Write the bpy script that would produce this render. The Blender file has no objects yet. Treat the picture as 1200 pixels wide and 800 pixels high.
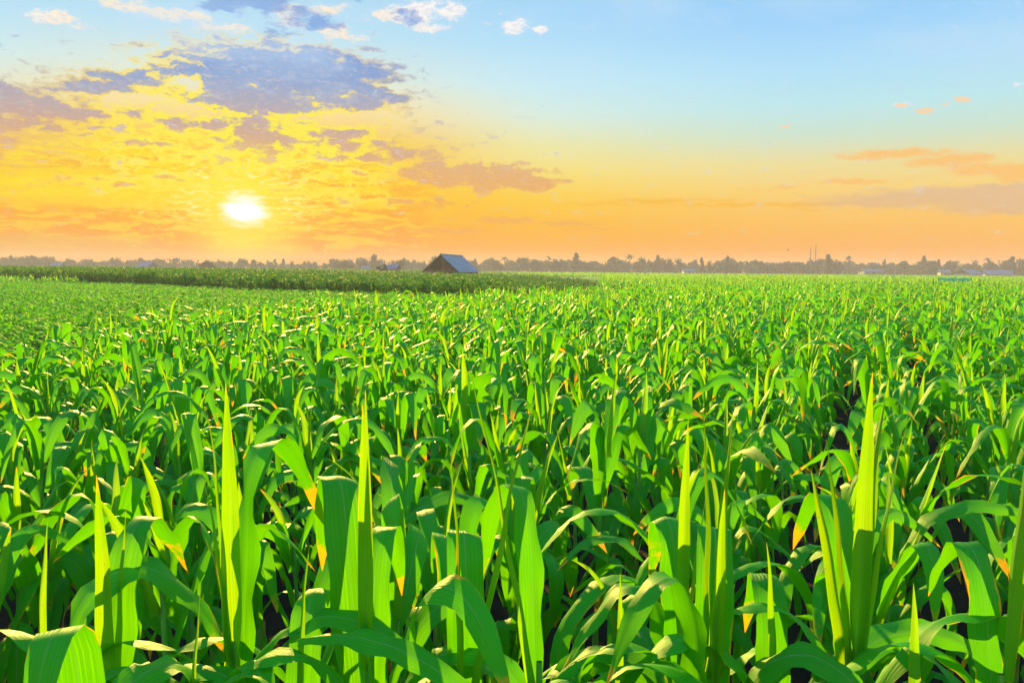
import bpy, math, random
import numpy as np
from mathutils import Vector, Matrix

R = math.radians
scene = bpy.context.scene
col = scene.collection
rng = np.random.default_rng(7)
random.seed(11)

# ------------------------------------------------------------------ camera
F = 1039.0                      # focal length for a 1200 px wide picture
EYE = 2.0
cam_d = bpy.data.cameras.new('camera')
cam = bpy.data.objects.new('camera', cam_d)
col.objects.link(cam)
cam_d.sensor_width = 36.0
cam_d.lens = 36.0 * F / 1200.0
cam_d.clip_start = 0.05
cam_d.clip_end = 6000
cam.matrix_world = (Matrix.Translation((0, 0, EYE))
                    @ Matrix.Rotation(R(90 - 4.62), 4, 'X')
                    @ Matrix.Rotation(R(0.48), 4, 'Z'))
scene.camera = cam

SUN_AZ, SUN_EL = -16.7, 3.5     # where the disc stands in the sky (degrees, az from +Y to +X)
LAMP_EL = 14.0
EXPO = 1.35

scene.view_settings.view_transform = 'Standard'
scene.view_settings.look = 'None'
scene.view_settings.gamma = 1
scene.view_settings.exposure = EXPO
scene.cycles.max_bounces = 6; scene.cycles.diffuse_bounces = 3; scene.cycles.glossy_bounces = 2
scene.cycles.transmission_bounces = 4; scene.cycles.volume_bounces = 0; scene.cycles.caustics_reflective = False

# ------------------------------------------------------------------ node helper
class S:
    """a float socket with operators"""
    nt = None
    def __init__(s, k): s.k = k
    @staticmethod
    def math(op, *a, clamp=False):
        n = S.nt.nodes.new('ShaderNodeMath'); n.operation = op; n.use_clamp = clamp
        for i, v in enumerate(a):
            if isinstance(v, S): S.nt.links.new(v.k, n.inputs[i])
            else: n.inputs[i].default_value = float(v)
        return S(n.outputs[0])
    def __add__(a, b): return S.math('ADD', a, b)
    def __radd__(a, b): return S.math('ADD', b, a)
    def __sub__(a, b): return S.math('SUBTRACT', a, b)
    def __rsub__(a, b): return S.math('SUBTRACT', b, a)
    def __mul__(a, b): return S.math('MULTIPLY', a, b)
    def __rmul__(a, b): return S.math('MULTIPLY', b, a)
    def __truediv__(a, b): return S.math('DIVIDE', a, b)
def fmax(a, b): return S.math('MAXIMUM', a, b)
def fmin(a, b): return S.math('MINIMUM', a, b)
def clamp01(a): return S.math('ADD', a, 0.0, clamp=True)
def smooth(x, lo, hi, a=0.0, b=1.0):
    n = S.nt.nodes.new('ShaderNodeMapRange'); n.interpolation_type = 'SMOOTHSTEP'
    S.nt.links.new(x.k, n.inputs[0])
    if lo > hi: lo, hi, a, b = hi, lo, b, a
    for i, v in zip((1, 2, 3, 4), (lo, hi, a, b)): n.inputs[i].default_value = v
    return S(n.outputs[0])
def xyz(x, y, z=0.0):
    n = S.nt.nodes.new('ShaderNodeCombineXYZ')
    for i, v in enumerate((x, y, z)):
        if isinstance(v, S): S.nt.links.new(v.k, n.inputs[i])
        else: n.inputs[i].default_value = v
    return n.outputs[0]
def vmul(v, s, o=(0, 0, 0)):
    n = S.nt.nodes.new('ShaderNodeVectorMath'); n.operation = 'MULTIPLY_ADD'
    S.nt.links.new(v, n.inputs[0]); n.inputs[1].default_value = s; n.inputs[2].default_value = o
    return n.outputs[0]
def vlen(v):
    n = S.nt.nodes.new('ShaderNodeVectorMath'); n.operation = 'LENGTH'
    S.nt.links.new(v, n.inputs[0]); return S(n.outputs['Value'])
def noise(v, scale, detail=4, rough=0.55, dist=0.0):
    n = S.nt.nodes.new('ShaderNodeTexNoise')
    S.nt.links.new(v, n.inputs['Vector'])
    n.inputs['Scale'].default_value = scale; n.inputs['Detail'].default_value = detail
    n.inputs['Roughness'].default_value = rough; n.inputs['Distortion'].default_value = dist
    return S(n.outputs[0])
def mixc(f, a, b):
    n = S.nt.nodes.new('ShaderNodeMix'); n.data_type = 'RGBA'
    ins = [i for i in n.inputs if i.type == 'RGBA']
    if isinstance(f, S): S.nt.links.new(f.k, n.inputs[0])
    else: n.inputs[0].default_value = f
    for i, v in zip(ins, (a, b)):
        if isinstance(v, tuple): i.default_value = (v[0], v[1], v[2], 1)
        else: S.nt.links.new(v, i)
    return [o for o in n.outputs if o.type == 'RGBA'][0]
def lin(r, g, b):
    f = lambda c: ((c/255+0.055)/1.055)**2.4 if c > 10 else c/255/12.92
    return (f(r), f(g), f(b))
def ramp(x, lo, hi, pts):
    """pts: (value, (r,g,b) linear)"""
    m = S.nt.nodes.new('ShaderNodeMapRange'); S.nt.links.new(x.k, m.inputs[0])
    m.inputs[1].default_value = lo; m.inputs[2].default_value = hi
    n = S.nt.nodes.new('ShaderNodeValToRGB'); S.nt.links.new(m.outputs[0], n.inputs[0])
    pts = sorted((((p-lo)/(hi-lo)), c) for p, c in pts)
    e = n.color_ramp.elements
    while len(e) < len(pts): e.new(0.5)
    for q, (p, c) in zip(e, pts):
        q.position = p; q.color = (c[0], c[1], c[2], 1)
    return n.outputs[0]

def sky_dir(px, py):
    """degrees of azimuth and elevation of a direction in the sky"""
    hz = 311 + 10*px/1200
    return math.degrees(math.atan((px-600)/F)), math.degrees(math.atan((hz-py)/math.hypot(F, px-600)))
DEG = 1/18.13                   # degrees per pixel near the middle

# ------------------------------------------------------------------ world: evening sky
world = bpy.data.worlds.new('World'); scene.world = world
world.use_nodes = True
nt = world.node_tree; nt.nodes.clear(); S.nt = nt
tc = nt.nodes.new('ShaderNodeTexCoord')
sep = nt.nodes.new('ShaderNodeSeparateXYZ'); nt.links.new(tc.outputs['Generated'], sep.inputs[0])
dx, dy, dz = (S(o) for o in sep.outputs)
AZ = S.math('ARCTAN2', dx, dy) * 57.2958
EL = S.math('ARCSINE', dz) * 57.2958
P = xyz(AZ, EL)

sx = [lin(*c) for c in ()]
def hgt(y): return (316-y)*DEG
right = ramp(EL, -1, 60, [(-1, lin(250,180,130)), (0.3, lin(255,183,120)), (hgt(290), lin(255,186,104)), (hgt(262), lin(255,202,110)),
    (hgt(225), lin(252,216,130)), (hgt(196), lin(238,224,160)), (hgt(168), lin(208,230,208)), (hgt(135), lin(190,234,240)),
    (hgt(95), lin(178,226,253)), (hgt(50), lin(160,214,255)), (hgt(0), lin(143,205,255)), (30, lin(112,182,250)), (60, lin(78,140,225))])
mid = ramp(EL, -1, 60, [(-1, lin(255,180,90)), (0.5, lin(255,184,80)), (hgt(292), lin(255,188,20)), (hgt(265), lin(255,200,5)),
    (hgt(238), lin(255,212,50)), (hgt(205), lin(250,226,116)), (hgt(172), lin(240,234,168)), (hgt(140), lin(220,240,226)),
    (hgt(105), lin(200,240,250)), (hgt(60), lin(178,226,253)), (hgt(0), lin(158,212,252)), (30, lin(118,186,250)), (60, lin(78,140,225))])
near = ramp(EL, -1, 60, [(-1, lin(255,168,20)), (0.5, lin(255,172,0)), (hgt(285), lin(255,178,0)), (hgt(250), lin(255,194,0)),
    (hgt(210), lin(255,200,10)), (hgt(175), lin(250,204,80)), (hgt(140), lin(250,226,160)), (hgt(105), lin(222,236,226)),
    (hgt(60), lin(186,228,248)), (hgt(0), lin(172,216,248)), (30, lin(122,188,248)), (60, lin(78,140,225))])
sd = vlen(vmul(P, (1, 1, 0), (-SUN_AZ, -SUN_EL, 0)))          # degrees from the sun
dAZ = S.math('ABSOLUTE', AZ - SUN_AZ)
base = mixc(smooth(dAZ, 6, 20), near, mid)
base = mixc(smooth(dAZ, 14, 36), base, right)
# the haze is paler and pinker low down, away from the sun
pale = smooth(EL, 1.5, 0.4) * smooth(dAZ, 4, 14) * smooth(AZ, 22, 0)
base = mixc(pale * 0.5, base, lin(240, 196, 142))

# noise fields (degrees of sky)
wob = noise(vmul(P, (1, 1.6, 1)), 0.9, 3)
wob2 = noise(vmul(P, (1, 1.6, 1), (31, 17, 0)), 0.9, 3)
Pw = xyz(AZ + (wob - 0.5) * 1.3, EL + (wob2 - 0.5) * 0.7)
fine = noise(vmul(Pw, (0.55, 1.35, 1), (3, 5, 0)), 1.25, 7, 0.62)
streak = noise(vmul(Pw, (0.24, 1.9, 1), (9, 2, 0)), 1.3, 6, 0.6)
big = noise(vmul(P, (0.3, 0.7, 1), (4, 8, 0)), 0.9, 3)

def blob(cx, cy, rx, ry, soft=1.0):
    a, e = sky_dir(cx, cy)
    rx *= DEG; ry *= DEG
    return smooth(vlen(vmul(Pw, (1/rx, 1/ry, 0), (-a/rx, -e/ry, 0))), 1.7, 0.0, 0, 1)
def union(lst, k=1.0):
    o = None
    for b in lst:
        v = blob(b[0], b[1], b[2]*k, b[3]*k)
        if len(b) > 4: v = v * b[4]
        o = v if o is None else fmax(o, v)
    return o
def over(dst, colr, a): return mixc(a, dst, colr)

# (1) thin gold streaks and broken altocumulus round the sun
zone = smooth(EL, 0.4, 1.8) * smooth(EL, 9.2, 5.6) * smooth(AZ, -2, -9) * smooth(AZ, -60, -34)
ac = streak * 0.55 + fine * 0.45
sheet = smooth(ac, 0.44, 0.60) * zone
darkc = ramp(EL, 0, 10, [(0, lin(255,168,0)), (2.5, lin(253,172,0)), (5, lin(248,172,20)), (7.5, lin(236,176,80)), (10, lin(214,184,150))])
base = over(base, darkc, sheet * 0.85)
gap = smooth(S.math('ABSOLUTE', ac - 0.462), 0.036, 0.0) * zone * smooth(big, 0.35, 0.6)
litc = mixc(smooth(sd, 1.5, 6), lin(255,255,170), lin(255,236,20))
base = over(base, litc, gap * smooth(sd, 22, 5) * 0.9)
base = over(base, lin(255,226,0), smooth(streak, 0.51, 0.43) * zone * smooth(sd, 24, 5) * 0.9)
# bright cells above the sun
cn = noise(vmul(P, (0.55, 1.8, 1), (13, 9, 0)), 2.6, 7, 0.6)
cell = smooth(cn * 0.75 + fine * 0.25, 0.48, 0.60) * smooth(vlen(vmul(P, (0.5, 0.75, 0), (-SUN_AZ*0.5, -5.2*0.75, 0))), 5.0, 1.8) * smooth(EL, 1.8, 3.4)
base = over(base, lin(255,236,0), smooth(EL, 3.0, 4.2) * smooth(EL, 6.0, 4.6) * smooth(AZ, -14, -19) * smooth(streak, 0.40, 0.52) * 0.85)
base = over(base, mixc(smooth(sd, 2.0, 5.0), (1.1, 1.1, 0.8), lin(255,246,50)), cell)

# (2) long soft streaks to the right
st = union([(1040,183,75,7), (1105,190,60,8), (1160,200,60,9), (1215,206,60,9), (1000,214,70,5,.8), (905,222,70,4,.7), (960,203,40,3,.5)])
base = over(base, lin(255,196,112), smooth(st * 0.75 + fine * 0.9, 0.72, 1.12) * 0.85)
pu = union([(1110,232,150,13), (1190,242,110,10), (1010,238,90,7,.8), (1180,222,60,7)])
base = over(base, lin(226,190,160), smooth(pu * 0.8 + streak * 0.9, 0.66, 1.15) * 0.8)
gs = union([(770,236,120,3.5), (860,241,130,4), (700,240,60,3), (930,246,90,3,.7)])
base = over(base, lin(252,196,60), smooth(gs * 0.7 + streak * 0.9, 0.8, 1.1) * 0.8)
ps = union([(660,262,75,4), (590,258,60,4), (530,270,90,3.5), (700,268,50,2.5)])
base = over(base, lin(244,184,110), smooth(ps * 0.7 + streak * 0.8, 0.8, 1.1) * 0.75)
lo_l = union([(60,285,170,14), (480,292,110,6,.7)])
base = over(base, lin(240,190,130), smooth(lo_l * 0.8 + streak * 0.5, 0.5, 1.1) * 0.7)

# (3) the heavy bank: grey body, glowing rim
B = union([(330,90,112,27,1.25), (392,96,62,24,1.2), (300,118,80,24,1.15), (335,150,100,30,.72), (430,178,90,16,.7), (40,148,90,16,.66), (150,128,70,14,.6), (410,124,70,9), (455,121,34,6.5), (160,97,44,9), (120,108,54,9),
           (40,128,78,15), (-30,120,70,20), (-110,128,90,26), (95,138,44,9), (165,136,24,8,.85), (235,148,60,9,.8), (310,160,46,26,.95), (395,160,48,12,.85),
           (180,172,80,7,.6), (60,170,90,6,.55), (450,186,70,13,.8), (560,208,82,15,.9), (610,215,44,8), (500,202,60,13,.85), (420,205,60,7,.6),
           (230,150,260,62,.42), (60,160,150,40,.40), (300,193,60,6,.6), (200,212,80,6,.55), (370,226,70,5,.6), (110,215,90,6,.55), (470,238,90,6,.55)], 1.22)
H_ = union([(228,104,12,9), (232,131,48,9,.8), (150,122,30,12,.8), (385,143,52,10,.75), (345,152,22,12,.6), (438,197,30,6,.5)])
tex = noise(vmul(Pw, (0.7, 1.5, 1), (7, 1, 0)), 3.2, 6, 0.65)
Bd = B - H_ * 0.6 + (fine - 0.5) * 2.2 + (tex - 0.5) * 0.45
bodyA = smooth(Bd, 0.30, 0.66)
bodyC = ramp(EL, 2, 16, [(2, lin(252,172,10)), (4.5, lin(244,170,50)), (6.2, lin(230,174,108)), (8.2, lin(204,168,148)), (10, lin(170,170,188)),
    (11.4, lin(134,164,210)), (13.0, lin(118,158,218)), (16, lin(120,164,226))])
bodyC = mixc(smooth(AZ, -8, -3) * 0.35, bodyC, lin(228, 188, 140))
bodyC = mixc(smooth(tex, 0.5, 0.68) * 0.4, bodyC, lin(236, 196, 170))
bodyC = mixc(smooth(fine, 0.5, 0.36) * smooth(EL, 6, 12) * 0.35, bodyC, lin(190, 206, 236))
rim = smooth(Bd, 0.80, 0.50)
rimC = mixc(smooth(sd, 3, 11), lin(255,244,50), lin(255,216,70))
rimC = mixc(smooth(EL, 11, 14), rimC, lin(236,214,190))
cC = mixc(rim * smooth(sd, 17, 8) * smooth(AZ, -4, -8), bodyC, rimC)
base = over(base, cC, bodyA)
glow_rim = smooth(Bd, 0.22, 0.42) * smooth(Bd, 0.66, 0.44) * smooth(sd, 13, 6) * smooth(AZ, -5, -9)
base = over(base, lin(255,238,70), glow_rim)

# (4) blue-grey and white clouds high up
D = union([(300,6,56,20), (262,16,36,10,.8), (376,34,26,11), (352,28,26,14,.85), (412,4,26,7), (478,26,22,9,.75), (330,44,30,12,.6)])
Dd = D + (fine - 0.5) * 2.0
Wt = union([(165,17,40,7), (215,26,44,8), (268,40,30,5), (72,28,24,9), (100,38,14,5,.7), (30,10,16,3,.5), (345,26,22,16), (392,44,22,9), (380,22,40,10,.7),
            (455,28,26,8), (490,22,40,13), (530,22,16,13), (503,42,18,6), (602,38,17,10), (628,43,8,6), (1040,128,14,3,.55), (1180,104,9,2.5,.6), (410,52,20,6,.8)])
Wd = Wt + (fine - 0.5) * 2.4 + (noise(Pw, 3.5, 5, .6) - 0.5) * 0.8
base = over(base, lin(214,232,250), smooth(Wd, 0.1, 0.8) * 0.5)
wc = mixc(smooth(sd, 13, 17), lin(255,240,214), lin(255,250,246))
wc = mixc(smooth(tex, 0.46, 0.62) * 0.55, wc, lin(206,216,238))
base = over(base, wc, smooth(Wd, 0.38, 0.86) * 0.96)
base = over(base, lin(118,164,226), smooth(Dd, 0.34, 0.80) * 0.85)
Ot = union([(1070,134,14,5), (1114,122,11,4.5), (1098,127,10,3,.8), (912,152,8,2.5,.8), (788,174,6,2,.6), (1045,128,8,3,.7)])
base = over(base, lin(255,214,164), smooth(Ot + (fine - 0.5) * 1.6, 0.45, 0.75) * 0.85)
veil = smooth(noise(vmul(P, (0.07, 0.2, 1), (2, 3, 0)), 1.0, 4, 0.5), 0.46, 0.7) * smooth(EL, 8, 13)
base = over(base, lin(200,228,250), veil * 0.45)

sepc = nt.nodes.new('ShaderNodeSeparateColor'); nt.links.new(base, sepc.inputs[0])
low = smooth(EL, 7, 0.5) * smooth(dAZ, 75, 20)
cmb = nt.nodes.new('ShaderNodeCombineColor')
for i_, k_ in enumerate((0.03, 0.23, 0.8)):
    nt.links.new((S(sepc.outputs[i_]) * (1.0 - low * k_)).k, cmb.inputs[i_])
base = cmb.outputs[0]

# (5) the sun itself
base = over(base, lin(255,238,40), smooth(sd, 5.0, 0.8) * 0.8)
sw = vlen(vmul(P, (0.85, 1.1, 0), (-SUN_AZ*0.85, -SUN_EL*1.1, 0))) + (streak - 0.5) * 1.6 + (fine - 0.5) * 0.8
base = over(base, (1.05, 1.05, 0.75), smooth(sw, 1.5, 0.65))
disc = smooth(sw, 0.95, 0.4)
base = over(base, (1.7, 1.7, 1.5), disc)

# added fill: sky brightened overhead and behind the camera to light the crop
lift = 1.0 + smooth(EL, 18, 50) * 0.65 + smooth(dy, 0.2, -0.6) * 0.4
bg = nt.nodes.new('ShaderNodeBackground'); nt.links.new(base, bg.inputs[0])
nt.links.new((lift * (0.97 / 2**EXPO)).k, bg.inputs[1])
sky = nt.nodes.new('ShaderNodeTexSky'); sky.sky_type = 'NISHITA'; sky.sun_disc = False
sky.sun_elevation = R(LAMP_EL); sky.sun_rotation = R(SUN_AZ); sky.dust_density = 2.0
bg2 = nt.nodes.new('ShaderNodeBackground'); nt.links.new(sky.outputs[0], bg2.inputs[0]); bg2.inputs[1].default_value = 0.0002
ad = nt.nodes.new('ShaderNodeAddShader'); nt.links.new(bg.outputs[0], ad.inputs[0]); nt.links.new(bg2.outputs[0], ad.inputs[1])
wo = nt.nodes.new('ShaderNodeOutputWorld'); nt.links.new(ad.outputs[0], wo.inputs[0])

# ------------------------------------------------------------------ sun
sl = bpy.data.lights.new('sun', 'SUN'); sl.energy = 5.0; sl.angle = R(0.6); sl.color = (1.0, 0.67, 0.15)
so = bpy.data.objects.new('sun', sl); col.objects.link(so)
sv = Vector((math.sin(R(SUN_AZ))*math.cos(R(LAMP_EL)), math.cos(R(SUN_AZ))*math.cos(R(LAMP_EL)), math.sin(R(LAMP_EL))))
so.rotation_euler = sv.to_track_quat('Z', 'Y').to_euler()
so.location = (0, 0, 30)

# ------------------------------------------------------------------ helpers for objects
def tag(o, label=None, cat=None, group=None, kind=None):
    if label: o['label'] = label
    if cat: o['category'] = cat
    if group: o['group'] = group
    if kind: o['kind'] = kind
    return o
def empty(name, loc, rz=0, scale=1.0):
    o = bpy.data.objects.new(name, None); col.objects.link(o)
    o.location = loc; o.rotation_euler = (0, 0, rz); o.scale = (scale,)*3
    o.empty_display_size = 0.1
    return o
def link(name, me, parent=None):
    o = bpy.data.objects.new(name, me); col.objects.link(o)
    if parent: o.parent = parent
    return o
def np_mesh(name, V, Fq, mat, uv=None, smooth_=True, mats=None, midx=None):
    """V (n,3), Fq (m,4) quads, uv (n,2) per vertex"""
    V = np.asarray(V, np.float32); Fq = np.asarray(Fq, np.int32)
    me = bpy.data.meshes.new(name)
    me.vertices.add(len(V)); me.vertices.foreach_set('co', V.ravel())
    m = len(Fq); k = Fq.shape[1]
    me.loops.add(m*k); me.loops.foreach_set('vertex_index', Fq.ravel())
    me.polygons.add(m)
    me.polygons.foreach_set('loop_start', np.arange(0, m*k, k, dtype=np.int32))
    me.polygons.foreach_set('loop_total', np.full(m, k, dtype=np.int32))
    me.polygons.foreach_set('use_smooth', np.full(m, smooth_, dtype=bool))
    if uv is not None:
        l = me.uv_layers.new(name='UVMap')
        l.data.foreach_set('uv', np.asarray(uv, np.float32)[Fq.ravel()].ravel())
    if mats:
        for q in mats: me.materials.append(q)
        me.polygons.foreach_set('material_index', np.asarray(midx, np.int32))
    else: me.materials.append(mat)
    me.update(calc_edges=True); me.validate()
    return me
class MB:
    def __init__(s): s.v = []; s.f = []
    def quad(s, a, b, c, d):
        n = len(s.v); s.v += [a, b, c, d]; s.f.append((n, n+1, n+2, n+3))
    def hexa(s, p):
        """8 corners: bottom 0-3, top 4-7"""
        n = len(s.v); s.v += [tuple(q) for q in p]
        for f in ((0,3,2,1),(4,5,6,7),(0,1,5,4),(1,2,6,5),(2,3,7,6),(3,0,4,7)): s.f.append(tuple(n+i for i in f))
    def box(s, x0, x1, y0, y1, z0, z1):
        s.hexa([(x0,y0,z0),(x1,y0,z0),(x1,y1,z0),(x0,y1,z0),(x0,y0,z1),(x1,y0,z1),(x1,y1,z1),(x0,y1,z1)])
    def tube(s, pts, rad, n=8, wob=0):
        pts = [Vector(p) for p in pts]; b = len(s.v)
        for i, p in enumerate(pts):
            t = (pts[min(i+1, len(pts)-1)] - pts[max(i-1, 0)]).normalized()
            a = t.cross(Vector((0.13, 0.97, 0.21))).normalized(); c = t.cross(a)
            r = rad[i] if isinstance(rad, (list, tuple)) else rad
            for k in range(n):
                th = 2*math.pi*k/n
                q = p + (a*math.cos(th) + c*math.sin(th))*r*(1+wob*random.uniform(-1,1)); s.v.append(tuple(q))
        for i in range(len(pts)-1):
            for k in range(n):
                k2 = (k+1) % n
                s.f.append((b+i*n+k, b+i*n+k2, b+(i+1)*n+k2, b+(i+1)*n+k))
    def mesh(s, name, mat, sm=False):
        return np_mesh(name, s.v, s.f, mat, smooth_=sm)
    def build(s, name, mat, parent=None, sm=False):
        return link(name, s.mesh(name, mat, sm), parent)

def new_mat(name):
    m = bpy.data.materials.new(name); m.use_nodes = True
    S.nt = m.node_tree; m.node_tree.nodes.clear()
    out = m.node_tree.nodes.new('ShaderNodeOutputMaterial')
    return m, m.node_tree, out
def principled(nt, color, rough=0.7, spec=0.3, bump=None, bs=0.3, bd=0.01):
    p = nt.nodes.new('ShaderNodeBsdfPrincipled')
    if isinstance(color, tuple): p.inputs['Base Color'].default_value = (*color, 1)
    else: nt.links.new(color, p.inputs['Base Color'])
    if isinstance(rough, S): nt.links.new(rough.k, p.inputs['Roughness'])
    else: p.inputs['Roughness'].default_value = rough
    p.inputs['Specular IOR Level'].default_value = spec
    if bump is not None:
        b = nt.nodes.new('ShaderNodeBump'); b.inputs['Strength'].default_value = bs; b.inputs['Distance'].default_value = bd
        nt.links.new(bump.k, b.inputs['Height']); nt.links.new(b.outputs[0], p.inputs['Normal'])
    return p
def simple(name, c1, c2=None, scale=3.0, rough=0.8, spec=0.2, stretch=(1,1,1), metal=0.0, bs=0.3, bd=0.01):
    m, nt, out = new_mat(name)
    g = nt.nodes.new('ShaderNodeTexCoord').outputs['Object']
    n = noise(vmul(g, stretch), scale, 5, 0.6)
    c = mixc(smooth(n, 0.3, 0.7), c1, c2 or tuple(v*0.7 for v in c1))
    p = principled(nt, c, rough, spec, n, bs, bd)
    p.inputs['Metallic'].default_value = metal
    nt.links.new(p.outputs[0], out.inputs[0])
    return m

def leaf_mat(name, top1, top2, trans, tipc, tip_lo=0.885, tr=0.42, gloss=0.42):
    m, nt, out = new_mat(name)
    uvn = nt.nodes.new('ShaderNodeUVMap'); uvn.uv_map = 'UVMap'
    sp = nt.nodes.new('ShaderNodeSeparateXYZ'); nt.links.new(uvn.outputs[0], sp.inputs[0])
    u, v = S(sp.outputs[0]), S(sp.outputs[1])
    geo = nt.nodes.new('ShaderNodeNewGeometry'); pos = geo.outputs['Position']
    oi = nt.nodes.new('ShaderNodeObjectInfo'); rnd = S(oi.outputs['Random'])
    au = S.math('ABSOLUTE', u)
    var = noise(pos, 3.1, 3, 0.6)
    blot = noise(pos, 26.0, 4, 0.6)
    vein = noise(xyz(u*9.0, v*0.9, rnd*7.0), 3.0, 2, 0.5)
    fib = (S.math('SINE', u*29.0 + vein*9.0 + rnd*9.0) * 0.32 + S.math('SINE', u*67.0 + blot*6.0) * 0.28) + 0.5
    spot = smooth(noise(pos, 95.0, 2, 0.5), 0.70, 0.76)
    rib = smooth(au, 0.065, 0.03) * smooth(v, 0.98, 0.7)
    c = mixc(smooth(var + (rnd-0.5)*0.3, 0.33, 0.68), top1, top2)
    c = mixc(smooth(vein, 0.38, 0.62)*0.55, c, tuple(x*1.5 for x in top2))
    c = mixc(clamp01(fib)*0.32, c, tuple(x*0.5 for x in top1))
    c = mixc(spot*0.7, c, (0.22, 0.16, 0.03))
    c = mixc(rib * 0.85, c, (0.20, 0.42, 0.07))
    tipm = smooth(v + (blot-0.5)*0.25 + (var-0.5)*0.55 + au*au*0.03, tip_lo, tip_lo+0.09)
    edge = smooth(au + (blot-0.5)*0.3 + (var-0.5)*1.6, 1.07, 1.24)
    dead_glow = clamp01(fmax(tipm, edge))  # dried tips and margins, with orange sun glow painted in
    c = mixc(dead_glow, c, tipc)
    tcol = mixc(smooth(vein, 0.36, 0.64)*0.8, trans, tuple(x*0.5 for x in trans))
    tcol = mixc(smooth(var, 0.4, 0.7)*0.6, tcol, (trans[0]*.35, trans[1]*.7, trans[2]))
    tcol = mixc(clamp01(fib)*0.38, tcol, tuple(x*0.5 for x in trans))
    tcol = mixc(spot*0.6, tcol, (0.25, 0.15, 0.02))
    tcol = mixc(rib*0.4, tcol, tuple(x*0.6 for x in trans))
    tcol = mixc(dead_glow, tcol, tuple(min(1, x*1.2) for x in tipc))
    h = vein * 0.5 + fib * 0.3 + rib * 0.8
    p = principled(nt, c, gloss + blot*0.16, 0.22, h, 0.6, 0.003)
    t = nt.nodes.new('ShaderNodeBsdfTranslucent'); nt.links.new(tcol, t.inputs[0])
    mx = nt.nodes.new('ShaderNodeMixShader'); mx.inputs[0].default_value = tr
    nt.links.new(p.outputs[0], mx.inputs[1]); nt.links.new(t.outputs[0], mx.inputs[2])
    nt.links.new(mx.outputs[0], out.inputs[0])
    return m

M = {}
M['leaf'] = leaf_mat('corn_leaf', (0.014, 0.25, 0.001), (0.042, 0.44, 0.001), (0.23, 0.79, 0.001), (0.85, 0.40, 0.01))
M['whorl'] = leaf_mat('young_leaf', (0.05, 0.30, 0.001), (0.12, 0.42, 0.002), (0.48, 0.82, 0.001), (0.9, 0.42, 0.01), 0.98, 0.5)
M['low'] = leaf_mat('low_crop_leaf', (0.06, 0.36, 0.001), (0.10, 0.50, 0.002), (0.30, 0.84, 0.001), (0.3, 0.6, 0.02), 1.3, gloss=0.62)
M['tall'] = leaf_mat('tall_crop_leaf', (0.018, 0.15, 0.001), (0.040, 0.27, 0.002), (0.20, 0.46, 0.002), (0.6, 0.4, 0.02), 1.3, 0.28, gloss=0.66)
M['stalk'] = simple('corn_stalk', (0.16, 0.42, 0.03), (0.09, 0.28, 0.02), 14, 0.5, 0.3, (6, 6, 1))
M['soil'] = simple('field_soil', (0.034, 0.022, 0.012), (0.016, 0.011, 0.007), 2.5, 0.95, 0.1, bs=0.8, bd=0.05)
M['sheet'] = simple('crop_canopy', (0.04, 0.20, 0.004), (0.06, 0.28, 0.005), 0.6, 0.8, 0.2, bs=1, bd=0.5)

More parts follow.
